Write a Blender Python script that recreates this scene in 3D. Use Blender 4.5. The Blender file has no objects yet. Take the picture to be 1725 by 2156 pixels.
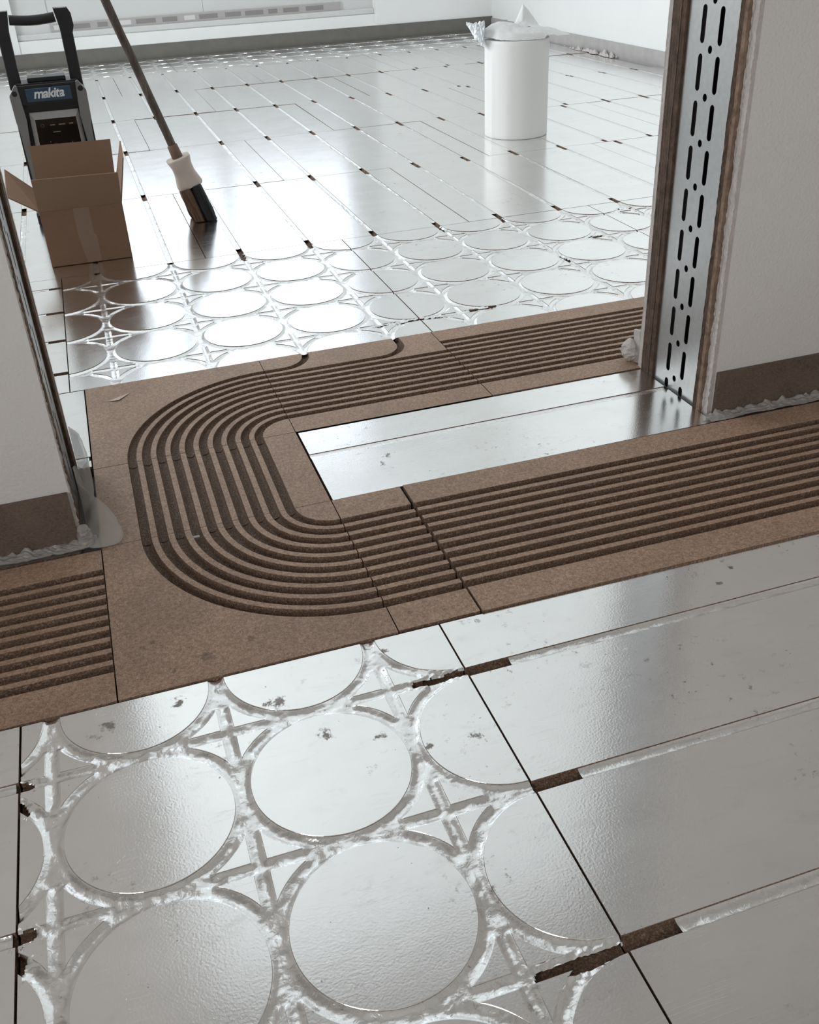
import bpy, bmesh, math, random
from math import pi, sin, cos, sqrt, atan2
from mathutils import Vector, Matrix, noise
random.seed(7)
S = bpy.context.scene
COL = S.collection

# ------------------------------------------------------------------ camera
H = 1.02
def cam_rows(p, r, y):
    cp, sp, cr, sr, cy, sy = cos(p), sin(p), cos(r), sin(r), cos(y), sin(y)
    Rz = Matrix(((cy, sy, 0), (-sy, cy, 0), (0, 0, 1)))
    B = Matrix(((1, 0, 0), (0, 0, -1), (0, 1, 0)))
    P = Matrix(((1, 0, 0), (0, cp, -sp), (0, sp, cp)))
    Q = Matrix(((cr, -sr, 0), (sr, cr, 0), (0, 0, 1)))
    return Q @ P @ B @ Rz
M = cam_rows(.556949344, -.0519259878, -.292641242)
cd = bpy.data.cameras.new('camera'); cam = bpy.data.objects.new('camera', cd); COL.objects.link(cam)
R3 = Matrix((M[0], -M[1], -M[2])).transposed()
cam.matrix_world = Matrix.Translation((0, 0, H)) @ R3.to_4x4()
cd.sensor_fit = 'VERTICAL'; cd.sensor_height = 36; cd.sensor_width = 36 * 1725 / 2156
cd.lens = 2039.328 / 2156 * 36
cd.clip_start = .02
S.camera = cam

# ------------------------------------------------------------------ light
S.cycles.max_bounces = 9; S.cycles.diffuse_bounces = 4; S.cycles.glossy_bounces = 5; S.cycles.transparent_max_bounces = 8
S.view_settings.view_transform = 'Standard'; S.view_settings.look = 'None'
S.view_settings.exposure = 0.0; S.view_settings.gamma = 1; S.view_settings.use_curve_mapping = False
W = bpy.data.worlds.new('sky'); S.world = W; W.use_nodes = True
W.node_tree.nodes['Background'].inputs[0].default_value = (.82, .9, 1, 1)
W.node_tree.nodes['Background'].inputs[1].default_value = 1.0
def area(name, loc, direction, sx, sy, radiance, color):
    l = bpy.data.lights.new(name, 'AREA'); l.shape = 'RECTANGLE'; l.size = sx; l.size_y = sy
    l.energy = radiance * sx * sy * pi; l.color = color
    o = bpy.data.objects.new(name, l); COL.objects.link(o)
    o.location = loc; o.rotation_euler = Vector(direction).to_track_quat('-Z', 'Y').to_euler()
    return o
ROOM_H = 4.4
area('daylight_back_window', (1.24, 9.86, 2.66), (0, -1, 0), 3.0, 3.1, .93, (.87, .94, 1.0))
area('daylight_left_window', (-1.74, 5.9, 1.95), (1, 0, 0), 3.9, 2.6, 5.0, (.93, .97, 1.0))
area('near_room_fill_light', (-1.86, -1.0, 1.55), (1, .1, -.05), 2.4, 1.7, 6.8, (1, .985, .975))  # added fill lamp that brightens the near room; the wall has no window here

# ------------------------------------------------------------------ materials
def mat(name):
    m = bpy.data.materials.new(name); m.use_nodes = True
    nt = m.node_tree; return m, nt, nt.nodes['Principled BSDF']
def N(nt, t, **kw):
    n = nt.nodes.new(t)
    for k, v in kw.items():
        if k.startswith('i_'):
            n.inputs[k[2:].replace('_', ' ')].default_value = v
        else: setattr(n, k, v)
    return n
def coords(nt, scale=(1, 1, 1), world=True):
    if world: src = N(nt, 'ShaderNodeNewGeometry').outputs['Position']
    else: src = N(nt, 'ShaderNodeTexCoord').outputs['Object']
    mp = N(nt, 'ShaderNodeMapping'); mp.inputs['Scale'].default_value = scale
    nt.links.new(src, mp.inputs['Vector']); return mp.outputs[0]
def noise_tex(nt, vec, scale, detail=3, rough=.55, dist=0):
    n = N(nt, 'ShaderNodeTexNoise'); n.inputs['Scale'].default_value = scale
    n.inputs['Detail'].default_value = detail; n.inputs['Roughness'].default_value = rough
    n.inputs['Distortion'].default_value = dist
    nt.links.new(vec, n.inputs['Vector']); return n.outputs['Fac']
def ramp(nt, fac, stops):
    r = N(nt, 'ShaderNodeValToRGB'); e = r.color_ramp.elements
    while len(e) < len(stops): e.new(.5)
    for q, (p, c) in zip(e, stops):
        q.position = p; q.color = c if len(c) == 4 else (*c, 1)
    nt.links.new(fac, r.inputs[0]); return r.outputs[0]
def g(v): return (v, v, v, 1)
def mixc(nt, fac, a, b, mode='MIX'):
    m = N(nt, 'ShaderNodeMix'); m.data_type = 'RGBA'; m.blend_type = mode
    for s, v in ((0, fac), (6, a), (7, b)):
        if isinstance(v, (int, float)): m.inputs[s].default_value = v
        elif isinstance(v, tuple): m.inputs[s].default_value = v if len(v) == 4 else (*v, 1)
        else: nt.links.new(v, m.inputs[s])
    return m.outputs[2]
def bump(nt, b, height, strength=.3, dist=.002):
    n = N(nt, 'ShaderNodeBump'); n.inputs['Strength'].default_value = strength; n.inputs['Distance'].default_value = dist
    nt.links.new(height, n.inputs['Height']); nt.links.new(n.outputs[0], b.inputs['Normal']); return n
def srgb(r, gg, b):
    f = lambda c: (c / 255 / 12.92) if c / 255 <= .04045 else ((c / 255 + .055) / 1.055) ** 2.4
    return (f(r), f(gg), f(b), 1)
def plain(name, col, rough=.6, metal=0, bscale=0, bstr=.2, bdist=.001, spec=.5, var=0):
    m, nt, b = mat(name)
    b.inputs['Base Color'].default_value = col; b.inputs['Roughness'].default_value = rough
    b.inputs['Metallic'].default_value = metal; b.inputs['Specular IOR Level'].default_value = spec
    if bscale:
        v = coords(nt, world=False); h = noise_tex(nt, v, bscale, 4); bump(nt, b, h, bstr, bdist)
        if var:
            h2 = noise_tex(nt, v, bscale * .25, 4)
            nt.links.new(mixc(nt, ramp(nt, h2, [(.3, g(0)), (.7, g(1))]), tuple(c * (1 - var) for c in col[:3]), tuple(min(1, c * (1 + var)) for c in col[:3])), b.inputs['Base Color'])
    return m

def mathmul(nt, x, k):
    n = N(nt, 'ShaderNodeMath', operation='MULTIPLY'); nt.links.new(x, n.inputs[0]); n.inputs[1].default_value = k; return n.outputs[0]
def stain_mask(nt, v, spots, nscale, lo, hi):
    """irregular blotches with a place of their own on the floor"""
    n = noise_tex(nt, v, nscale, 6, .7); out = None
    for x, y, rr in spots:
        d = N(nt, 'ShaderNodeVectorMath', operation='DISTANCE'); nt.links.new(v, d.inputs[0]); d.inputs[1].default_value = (x, y, 0)
        m_ = N(nt, 'ShaderNodeMapRange'); m_.inputs['From Min'].default_value = 0; m_.inputs['From Max'].default_value = rr
        m_.inputs['To Min'].default_value = .22; m_.inputs['To Max'].default_value = -.25; nt.links.new(d.outputs['Value'], m_.inputs['Value'])
        a = N(nt, 'ShaderNodeMath', operation='ADD'); nt.links.new(n, a.inputs[0]); nt.links.new(m_.outputs[0], a.inputs[1])
        if out is None: out = a.outputs[0]
        else:
            q = N(nt, 'ShaderNodeMath', operation='MAXIMUM'); nt.links.new(out, q.inputs[0]); nt.links.new(a.outputs[0], q.inputs[1]); out = q.outputs[0]
    return ramp(nt, out, [(lo, g(0)), (hi, g(1))])
def m_fibre(name, core):
    m, nt, b = mat(name); v = coords(nt)
    fine = noise_tex(nt, v, 620, 2, .7); mid = noise_tex(nt, v, 170, 4, .7); big = noise_tex(nt, v, 6, 4, .6)
    if not core: c = ramp(nt, fine, [(.25, srgb(130, 104, 86)), (.5, srgb(184, 154, 132)), (.75, srgb(218, 190, 167))])
    else: c = ramp(nt, noise_tex(nt, v, 300, 4, .8), [(.30, srgb(70, 50, 38)), (.5, srgb(130, 105, 86)), (.66, srgb(186, 170, 156))])  # core fibre tone, with groove shade and specular spots put into the colour
    c = mixc(nt, ramp(nt, mid, [(.35, g(.55)), (.62, g(0))]), c, srgb(96, 74, 60), 'MIX')
    c = mixc(nt, ramp(nt, big, [(.35, g(.25)), (.6, g(0))]), c, srgb(112, 92, 80))
    if not core:
        vo = N(nt, 'ShaderNodeTexVoronoi'); vo.inputs['Scale'].default_value = 105; vo.inputs['Randomness'].default_value = 1
        nt.links.new(coords(nt, (1, 2.6, 1)), vo.inputs['Vector'])
        c = mixc(nt, ramp(nt, vo.outputs['Distance'], [(.06, g(.75)), (.1, g(0))]), c, srgb(214, 198, 182))
        st = noise_tex(nt, v, 17, 3, .5)
        c = mixc(nt, ramp(nt, st, [(.68, g(0)), (.73, g(.35))]), c, srgb(82, 66, 58))
        c = mixc(nt, mathmul(nt, stain_mask(nt, v, [(.027, 1.268, .024), (-.072, 1.332, .014), (-.055, 1.338, .014), (.10, 1.287, .018), (.37, 1.258, .012), (-.03, 1.25, .02)], 60, .52, .62), .45), c, srgb(74, 60, 52))
    nt.links.new(c, b.inputs['Base Color'])
    b.inputs['Roughness'].default_value = .62 if core else .48
    b.inputs['Specular IOR Level'].default_value = .28
    bump(nt, b, mid if core else fine, .9 if core else .35, .0035 if core else .0006)
    return m
FIB = m_fibre('fibreboard_top', False); CORE_SHADED = m_fibre('fibreboard_core_shaded', True)

STAINS = [(-.138, 1.163, .032), (-.158, 1.148, .02), (-.032, 1.178, .03), (.112, 1.122, .035), (.098, 1.128, .025), (.24, 1.0, .022), (.165, 1.03, .03), (.30, .955, .02), (.37, .95, .03), (.945, 1.172, .015), (.90, 1.14, .018), (.50, 1.81, .025), (.48, 1.78, .02), (.30, 1.18, .016), (.05, .90, .02)]
def m_alu(name, foil):
    m, nt, b = mat(name); v = coords(nt)
    b.inputs['Metallic'].default_value = 1
    def mth(op, x, y):
        n = N(nt, 'ShaderNodeMath', operation=op)
        for i, q in enumerate((x, y)):
            if isinstance(q, (int, float)): n.inputs[i].default_value = q
            else: nt.links.new(q, n.inputs[i])
        return n.outputs[0]
    dirt = noise_tex(nt, v, 42, 7, .75); area_ = noise_tex(nt, v, 4.5, 2, .5); haze = noise_tex(nt, coords(nt, (1, 1.8, 1)), 5, 4, .6)
    spots = mth('MULTIPLY', ramp(nt, dirt, [(.585, g(0)), (.66, g(1))]), ramp(nt, area_, [(.50, g(0)), (.64, g(1))]))
    fleck = ramp(nt, noise_tex(nt, v, 130, 2, .5), [(.74, g(0)), (.77, g(1))])
    fleck = mth('MULTIPLY', fleck, .6)
    smear = ramp(nt, noise_tex(nt, coords(nt, (1, 2.6, 1)), 16, 5, .7, .8), [(.56, g(0)), (.72, g(1))])
    base = ramp(nt, haze, [(.3, (.90, .898, .89, 1)), (.7, (.965, .965, .96, 1))])
    c = mixc(nt, mth('MULTIPLY', smear, .22), base, (.68, .665, .65, 1))
    dm = mth('MAXIMUM', mth('MULTIPLY', spots, .7), fleck)
    if not foil:
        dm = mth('MAXIMUM', dm, mth('MULTIPLY', stain_mask(nt, v, STAINS, 80, .55, .66), .8))
    c = mixc(nt, dm, c, srgb(112, 102, 92))
    nt.links.new(c, b.inputs['Base Color'])
    if foil:
        b.inputs['Roughness'].default_value = .27
        fn = noise_tex(nt, v, 170, 3, .5, .6); bump(nt, b, fn, .35, .002)
    else:
        rg = N(nt, 'ShaderNodeMapRange'); rg.inputs['To Min'].default_value = .145; rg.inputs['To Max'].default_value = .215
        nt.links.new(haze, rg.inputs['Value'])
        rr = mth('MAXIMUM', mth('ADD', rg.outputs[0], mth('MULTIPLY', smear, .05)), mth('MULTIPLY', dm, .6))
        nt.links.new(rr, b.inputs['Roughness'])
        fn = noise_tex(nt, v, 300, 2, .45); md = noise_tex(nt, v, 20, 3, .5)
        # hairline scratches: thin level lines of stretched noise, two directions
        sc = None
        for ang_, lvl in ((.5, .50), (-.9, .52), (1.5, .49)):
            mp = N(nt, 'ShaderNodeMapping'); mp.inputs['Rotation'].default_value = (0, 0, ang_); mp.inputs['Scale'].default_value = (1.2, 16, 1)
            nt.links.new(v, mp.inputs['Vector'])
            nn = noise_tex(nt, mp.outputs[0], 3.1, 1, .4)
            ln = mth('LESS_THAN', mth('ABSOLUTE', mth('SUBTRACT', nn, lvl), 0), .0022)
            ms = ramp(nt, noise_tex(nt, v, 7 + lvl * 9, 1, .5), [(.58, g(0)), (.60, g(1))])
            q = mth('MULTIPLY', ln, ms); sc = q if sc is None else mth('MAXIMUM', sc, q)
        h_ = mth('ADD', mth('ADD', fn, mth('MULTIPLY', md, .8)), mth('MULTIPLY', sc, -.9))
        bump(nt, b, h_, .17, .0007)
    return m
ALU = m_alu('aluminium_sheet', False); FOIL = m_alu('aluminium_foil', True)

def m_wall(name, col, scale, strength):
    m, nt, b = mat(name); v = coords(nt)
    big = noise_tex(nt, v, 2.2, 3)
    c = mixc(nt, ramp(nt, big, [(.3, g(0)), (.7, g(1))]), tuple(x * .96 for x in col[:3]), col)
    nt.links.new(c, b.inputs['Base Color']); b.inputs['Roughness'].default_value = .85
    b.inputs['Specular IOR Level'].default_value = .2
    bump(nt, b, noise_tex(nt, v, scale, 2, .5), strength, .002)
    return m
WALLP = m_wall('painted_woodchip', srgb(226, 224, 222), 150, .7)
WALLS = m_wall('painted_smooth_wall', srgb(240, 240, 238), 60, .06)
CEIL = m_wall('ceiling_paint', srgb(240, 240, 238), 60, .05)
SUB = plain('levelled_subfloor', srgb(110, 106, 100), .9, 0, 60, .3)
def m_foam(name, c1, c2):
    m, nt, b = mat(name); v = coords(nt)
    n1 = noise_tex(nt, coords(nt, (1, 1, 2.5)), 260, 3, .7); n2 = noise_tex(nt, v, 14, 3)
    c = ramp(nt, n1, [(.3, c1), (.72, c2)])
    c = mixc(nt, ramp(nt, n2, [(.3, g(0)), (.8, g(.35))]), c, tuple(x * 1.3 for x in c2[:3]) + (1,))
    nt.links.new(c, b.inputs['Base Color']); b.inputs['Roughness'].default_value = .8
    bump(nt, b, n1, .3, .001); return m
FOAM = m_foam('edge_foam_brown', srgb(74, 62, 54), srgb(122, 106, 94))
FOAMG = m_foam('edge_foam_grey', srgb(98, 96, 91), srgb(116, 113, 108))
FOAMR = m_foam('edge_foam_light', srgb(158, 155, 153), srgb(186, 182, 180))
GALV = plain('galvanised_steel', (.40, .405, .40, 1), .5, .7, 300, .12, .0006, var=.06)
DARKV = plain('shade_and_spot_black', srgb(22, 18, 16), .95)  # near-black for the painted shade in the wall hollow and the sheet spots
PAPER = plain('gypsum_edge_paper', srgb(140, 118, 102), .9, 0, 200, .8, .003, var=.35)
PAPERD = plain('gypsum_edge_dark', srgb(86, 69, 57), .9, 0, 160, .8, .003, var=.4)
PLAST = plain('rough_plaster', srgb(196, 190, 186), .9, 0, 140, .9, .003, var=.08)
CARD = None
def m_card():
    m, nt, b = mat('cardboard'); v = coords(nt, world=False)
    f = noise_tex(nt, coords(nt, (1, 1, 30), False), 40, 2); bg = noise_tex(nt, v, 8, 3)
    c = ramp(nt, f, [(.3, srgb(124, 94, 72)), (.7, srgb(134, 103, 80))])
    c = mixc(nt, ramp(nt, bg, [(.4, g(0)), (.8, g(.3))]), c, srgb(118, 88, 68))
    nt.links.new(c, b.inputs['Base Color']); b.inputs['Roughness'].default_value = .75
    bump(nt, b, f, .08, .0006); return m
CARD = m_card()
CARDIN = plain('cardboard_inside', srgb(132, 104, 82), .8, 0, 60, .1)
def m_film(name, col, alpha, rough=.35, bs=.4):
    m, nt, b = mat(name); v = coords(nt)
    b.inputs['Base Color'].default_value = col; b.inputs['Roughness'].default_value = rough
    b.inputs['Alpha'].default_value = alpha
    bump(nt, b, noise_tex(nt, v, 70, 3, .5, .8), bs, .003)
    return m
FILM = m_film('plastic_film', srgb(200, 196, 190), .40)
FILM2 = m_film('dusty_plastic_film', srgb(176, 172, 168), .82)
TAPE = m_film('packing_tape', srgb(190, 165, 145), .28, .18, .5)
SHEET = m_film('pale_plastic_sheet', srgb(228, 228, 226), .9, .35, .3)
BAG = m_film('crumpled_clear_plastic', srgb(245, 248, 250), .85, .12, .9)
WHITEPVC = plain('white_pvc', srgb(212, 212, 210), .4, 0, 20, .03)
BLK = plain('black_plastic', srgb(24, 23, 24), .45, 0, 220, .12, .0006)
BLKG = plain('black_gloss_display', srgb(8, 8, 9), .12)
GREY = plain('grey_plastic', srgb(128, 126, 124), .5, 0, 220, .1, .0005)
LGREY = plain('light_grey_plastic', srgb(168, 166, 164), .45)
BADGE = plain('blue_badge', srgb(50, 72, 92), .4)
LOGO = plain('logo_white', srgb(226, 228, 230), .4)
PRINT = plain('faint_display_print', srgb(120, 112, 104), .5)
def m_wood():
    m, nt, b = mat('weathered_broomstick'); v = coords(nt, (1, 1, .12), False)
    n = noise_tex(nt, v, 60, 5, .7)
    nt.links.new(ramp(nt, n, [(.3, srgb(48, 38, 34)), (.55, srgb(92, 80, 72)), (.75, srgb(122, 110, 100))]), b.inputs['Base Color'])
    b.inputs['Roughness'].default_value = .7; bump(nt, b, n, .4, .001); return m
STICK = m_wood()
HEADW = plain('pale_broom_block', srgb(204, 190, 178), .55, 0, 50, .15, .001, var=.1)
def m_brist(name, a, c_):
    m, nt, b = mat(name); v = coords(nt, (1, 1, .06), False)
    n = noise_tex(nt, v, 500, 3, .7)
    nt.links.new(ramp(nt, n, [(.3, a), (.7, c_)]), b.inputs['Base Color']); b.inputs['Roughness'].default_value = .6
    bump(nt, b, n, .8, .002); return m
SOCK = plain('brown_socket', srgb(120, 92, 74), .6, 0, 60, .2)
BRB = m_brist('brown_bristles', srgb(70, 48, 34), srgb(122, 90, 66)); BRK = m_brist('black_bristles', srgb(8, 8, 9), srgb(30, 28, 30))
ROLLM = plain('white_foam_roll', srgb(226, 225, 222), .55, 0, 30, .05)
ROLLE = plain('roll_winding_edge', srgb(214, 213, 210), .6, 0, 200, .2)
LABEL = plain('printed_grey_film', srgb(176, 172, 170), .6); LABD = plain('print_dark', srgb(140, 136, 134), .6); LABW = plain('print_white', srgb(214, 212, 210), .6)
def m_glass():
    m, nt, b = mat('window_glass')
    out = nt.nodes['Material Output']; tr = N(nt, 'ShaderNodeBsdfTransparent'); gl = N(nt, 'ShaderNodeBsdfGlossy')
    gl.inputs['Roughness'].default_value = .02; mx = N(nt, 'ShaderNodeMixShader'); mx.inputs[0].default_value = .08
    nt.links.new(tr.outputs[0], mx.inputs[1]); nt.links.new(gl.outputs[0], mx.inputs[2]); nt.links.new(mx.outputs[0], out.inputs[0])
    return m
GLASS = m_glass()
SCRAP = plain('paper_scrap', srgb(200, 186, 172), .5, 0, 80, .4)

# ------------------------------------------------------------------ mesh builder
class MB:
    def __init__(s): s.v = []; s.f = []; s.m = []; s.sm = []
    def add(s, vs, fs, mi=0, smooth=False):
        k = len(s.v); s.v += [tuple(p) for p in vs]
        for f in fs: s.f.append([k + i for i in f]); s.m.append(mi); s.sm.append(smooth)
    def box(s, x0, x1, y0, y1, z0, z1, mi=0):
        s.add([(x0, y0, z0), (x1, y0, z0), (x1, y1, z0), (x0, y1, z0), (x0, y0, z1), (x1, y0, z1), (x1, y1, z1), (x0, y1, z1)],
              [(0, 3, 2, 1), (4, 5, 6, 7), (0, 1, 5, 4), (1, 2, 6, 5), (2, 3, 7, 6), (3, 0, 4, 7)], mi)
    def prism(s, poly, z0, z1, mt=0, ms=None, ch=0):
        """extruded polygon (counter-clockwise), top material mt, sides ms"""
        ms = mt if ms is None else ms; n = len(poly)
        A = sum(poly[i][0] * poly[(i + 1) % n][1] - poly[(i + 1) % n][0] * poly[i][1] for i in range(n))
        if A < 0: poly = poly[::-1]
        zt = z1
        if ch:
            ins = inset(poly, ch)
            s.add([(x, y, z1) for x, y in ins], [tuple(range(n))], mt)
            s.add([(x, y, z1 - ch) for x, y in poly] + [(x, y, z1) for x, y in ins], [(i, (i + 1) % n, n + (i + 1) % n, n + i) for i in range(n)], mt)
            zt = z1 - ch
        else: s.add([(x, y, z1) for x, y in poly], [tuple(range(n))], mt)
        s.add([(x, y, z0) for x, y in poly] + [(x, y, zt) for x, y in poly], [(i, (i + 1) % n, n + (i + 1) % n, n + i) for i in range(n)], ms)
        s.add([(x, y, z0) for x, y in poly], [tuple(range(n))[::-1]], ms)
    def grid(s, rows, mi=0, smooth=True, closed=False):
        n = len(rows[0]); vs = [p for r in rows for p in r]
        fs = []
        for j in range(len(rows) - 1):
            for i in range(n if closed else n - 1):
                a = j * n + i; b = j * n + (i + 1) % n
                fs.append((a, b, b + n, a + n))
        s.add(vs, fs, mi, smooth)
    def tube(s, pts, rad, seg=12, mi=0, cap=True):
        rows = []
        for i, p in enumerate(pts):
            p = Vector(p); d = (Vector(pts[min(i + 1, len(pts) - 1)]) - Vector(pts[max(i - 1, 0)])).normalized()
            a = d.orthogonal().normalized() if i == 0 else (a - d * a.dot(d)).normalized()
            b = d.cross(a); r = rad[i] if isinstance(rad, (list, tuple)) else rad
            rows.append([p + (a * cos(2 * pi * k / seg) + b * sin(2 * pi * k / seg)) * r for k in range(seg)])
        s.grid(rows, mi, True, True)
        if cap:
            s.add(rows[0], [tuple(range(seg))[::-1]], mi); s.add(rows[-1], [tuple(range(seg))], mi)
    def build(s, name, mats, parent=None, loc=(0, 0, 0), rot=(0, 0, 0)):
        me = bpy.data.meshes.new(name); me.from_pydata(s.v, [], s.f); 
        for m_ in (mats if isinstance(mats, (list, tuple)) else [mats]): me.materials.append(m_)
        me.polygons.foreach_set('material_index', s.m); me.polygons.foreach_set('use_smooth', s.sm); me.update()
        o = bpy.data.objects.new(name, me); COL.objects.link(o); o.parent = parent; o.location = loc; o.rotation_euler = rot
        return o
def inset(poly, d):
    out = []; n = len(poly)
    for i in range(n):
        p0, p1, p2 = Vector(poly[i - 1]), Vector(poly[i]), Vector(poly[(i + 1) % n])
        e1 = (p1 - p0); e2 = (p2 - p1)
        if e1.length < 1e-9 or e2.length < 1e-9: out.append(tuple(p1)); continue
        e1.normalize(); e2.normalize()
        n1 = Vector((-e1.y, e1.x)); n2 = Vector((-e2.y, e2.x)); b = n1 + n2
        L = b.length
        if L < .3: out.append(tuple(p1 + n1 * d)); continue
        b /= L; out.append(tuple(p1 + b * min(d / max(b.dot(n1), .4), 2 * d)))
    return out
def tag(o, label, cat, group=None, kind=None):
    o['label'] = label; o['category'] = cat
    if group: o['group'] = group
    if kind: o['kind'] = kind
    return o
def struct(o): o['kind'] = 'structure'; return o
def empty(name, loc=(0, 0, 0), rot=(0, 0, 0)):
    o = bpy.data.objects.new(name, None); COL.objects.link(o); o.location = loc; o.rotation_euler = rot
    o.empty_display_size = .05; return o
def bevel(o, w, seg=2, ang=35):
    m = o.modifiers.new('bevel', 'BEVEL'); m.width = w; m.segments = seg; m.limit_method = 'ANGLE'; m.angle_limit = math.radians(ang); return o
def nz(x, y, z=0): return noise.noise(Vector((x, y, z)))

# ================================================================== SETTING
XL, XR, YB = -1.6, 3.97, 9.6          # far room
NXL, NXR, NYB = -1.9, 3.0, -3.2       # near room
JL, JR = -.153, 1.238                 # door jambs
PY0, PY1 = 1.712, 2.01                # partition
b = MB(); b.box(-2.2, 4.3, -3.5, 10.1, -.14, -.026); struct(b.build('floor', SUB))
b = MB(); b.box(-2.2, 4.3, -3.5, 10.1, ROOM_H, ROOM_H + .1); struct(b.build('ceiling', CEIL))
# window wall with opening
WX0, WX1, WZ0, WZ1 = -.33, 2.82, .115, 4.25
b = MB(); b.box(XL - .15, WX0, YB, YB + .3, -.026, ROOM_H); b.box(WX1, XR + .2, YB, YB + .3, -.026, ROOM_H)
b.box(WX0, WX1, YB, YB + .3, -.026, WZ0); b.box(WX0, WX1, YB, YB + .3, WZ1, ROOM_H); struct(b.build('wall_back', WALLS))
b = MB(); b.box(XR, XR + .2, PY1, YB, -.026, ROOM_H); struct(b.build('wall_right', WALLS))
b = MB(); LY0, LY1, LZ0, LZ1 = 3.9, 7.9, .62, 3.3
b.box(XL - .2, XL, PY1, LY0, -.026, ROOM_H); b.box(XL - .2, XL, LY1, YB, -.026, ROOM_H)
b.box(XL - .2, XL, LY0, LY1, -.026, LZ0); b.box(XL - .2, XL, LY0, LY1, LZ1, ROOM_H); struct(b.build('wall_left', WALLS))
b = MB(); b.box(NXL - .15, NXL, NYB, PY0, -.026, ROOM_H); struct(b.build('wall_near_left', WALLP))
b = MB(); b.box(NXR, NXR + .15, NYB, PY0, -.026, ROOM_H); struct(b.build('wall_near_right', WALLP))
b = MB(); b.box(NXL - .15, NXR + .15, NYB - .15, NYB, -.026, ROOM_H); struct(b.build('wall_near_back', WALLP))

def jamb(side, name):
    """one half of the partition: painted skin, cut gypsum layers at the opening, slotted stud"""
    s = 1 if side > 0 else -1
    xf = JR + .016 if s > 0 else JL - .002        # where the painted face ends
    xe = (NXR + .15) if s > 0 else (NXL - .15)
    b = MB()
    def bx(xa, xb, y0, y1, z0, z1): b.box(min(xa, xb), max(xa, xb), y0, y1, z0, z1)
    bx(xf, xe, PY0, PY0 + .02, -.02, ROOM_H); 
    xg = (XR + .2) if s > 0 else (XL - .2)
    bx(xf - s * .004, xg, PY1 - .012, PY1, -.02, ROOM_H)
    w = struct(b.build(name, WALLP))
    # layered board edges (rough cut), swept up the jamb
    def layer(nm, y0, y1, x_edge, m_, amp, z1=2.1, seed=0, step=.006):
        q = MB(); rows = []
        nst = int(z1 / step)
        prof = [(0, y0), (.35, y0 + .15 * (y1 - y0)), (.1, y0 + .35 * (y1 - y0)), (.3, y0 + .5 * (y1 - y0)), (0, y0 + .68 * (y1 - y0)), (.4, y0 + .85 * (y1 - y0)), (0, y1)]
        for i in range(nst + 1):
            z = -.012 + i * step; r = []
            r.append((x_edge + s * .06, y0, z))
            for k, (d, y) in enumerate(prof):
                a = amp * (.5 * nz(z * 14 + seed, k * 1.7, seed) + .55 * nz(z * 90 + seed, k * 3.1, seed + 4) + .5 * nz(z * 210, k * 5.1, seed + 8))
                r.append((x_edge + s * (d * .003 + a), y + (amp * .6 * nz(z * 120, k, seed + 9) if 0 < k < len(prof) - 1 else 0), z))
            r.append((x_edge + s * .06, y1, z)); rows.append(r)
        q.grid(rows if s > 0 else [r[::-1] for r in rows], 0, False); return q.build(nm, m_, w)
    layer('plaster_edge', PY0 + .001, PY0 + .022, JR + .006 if s > 0 else JL - .001, PLAST, .0042, seed=1 + side)
    layer('gypsum_board_edge', PY0 + .023, PY0 + .0345, JR - .002 if s > 0 else JL + .001, PAPER, .0016, seed=3 + side)
    layer('gypsum_board_edge', PY0 + .036, PY0 + .050, JR - .001 if s > 0 else JL, PAPERD, .0016, seed=5 + side)
    layer('gypsum_board_edge', 1.946, 1.962, JR - .001 if s > 0 else JL, PAPERD, .0012, seed=7 + side)
    layer('gypsum_board_edge', 1.9635, 1.996, JR - .002 if s > 0 else JL + .001, PAPERD if s > 0 else PAPER, .0012, seed=8 + side)
    layer('plaster_edge', 1.997, PY1 + .001, JR - .0025 if s > 0 else JL + .002, PLAST, .0010, seed=9 + side)
    # solid near-black block stands in for the shade inside the hollow wall
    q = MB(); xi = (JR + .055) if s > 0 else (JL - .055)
    q.box(min(xi, xi + s * .05), max(xi, xi + s * .05), PY0 + .05, 1.945, -.012, 2.1); q.build('cavity_shade_block', DARKV, w)
    return w
wr = jamb(1, 'wall_front_right'); wl = jamb(-1, 'wall_front_left')
b = MB(); b.box(JL - .06, JR + .06, PY0, PY1, 2.1, ROOM_H); struct(b.build('wall_front_lintel', WALLP))

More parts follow.
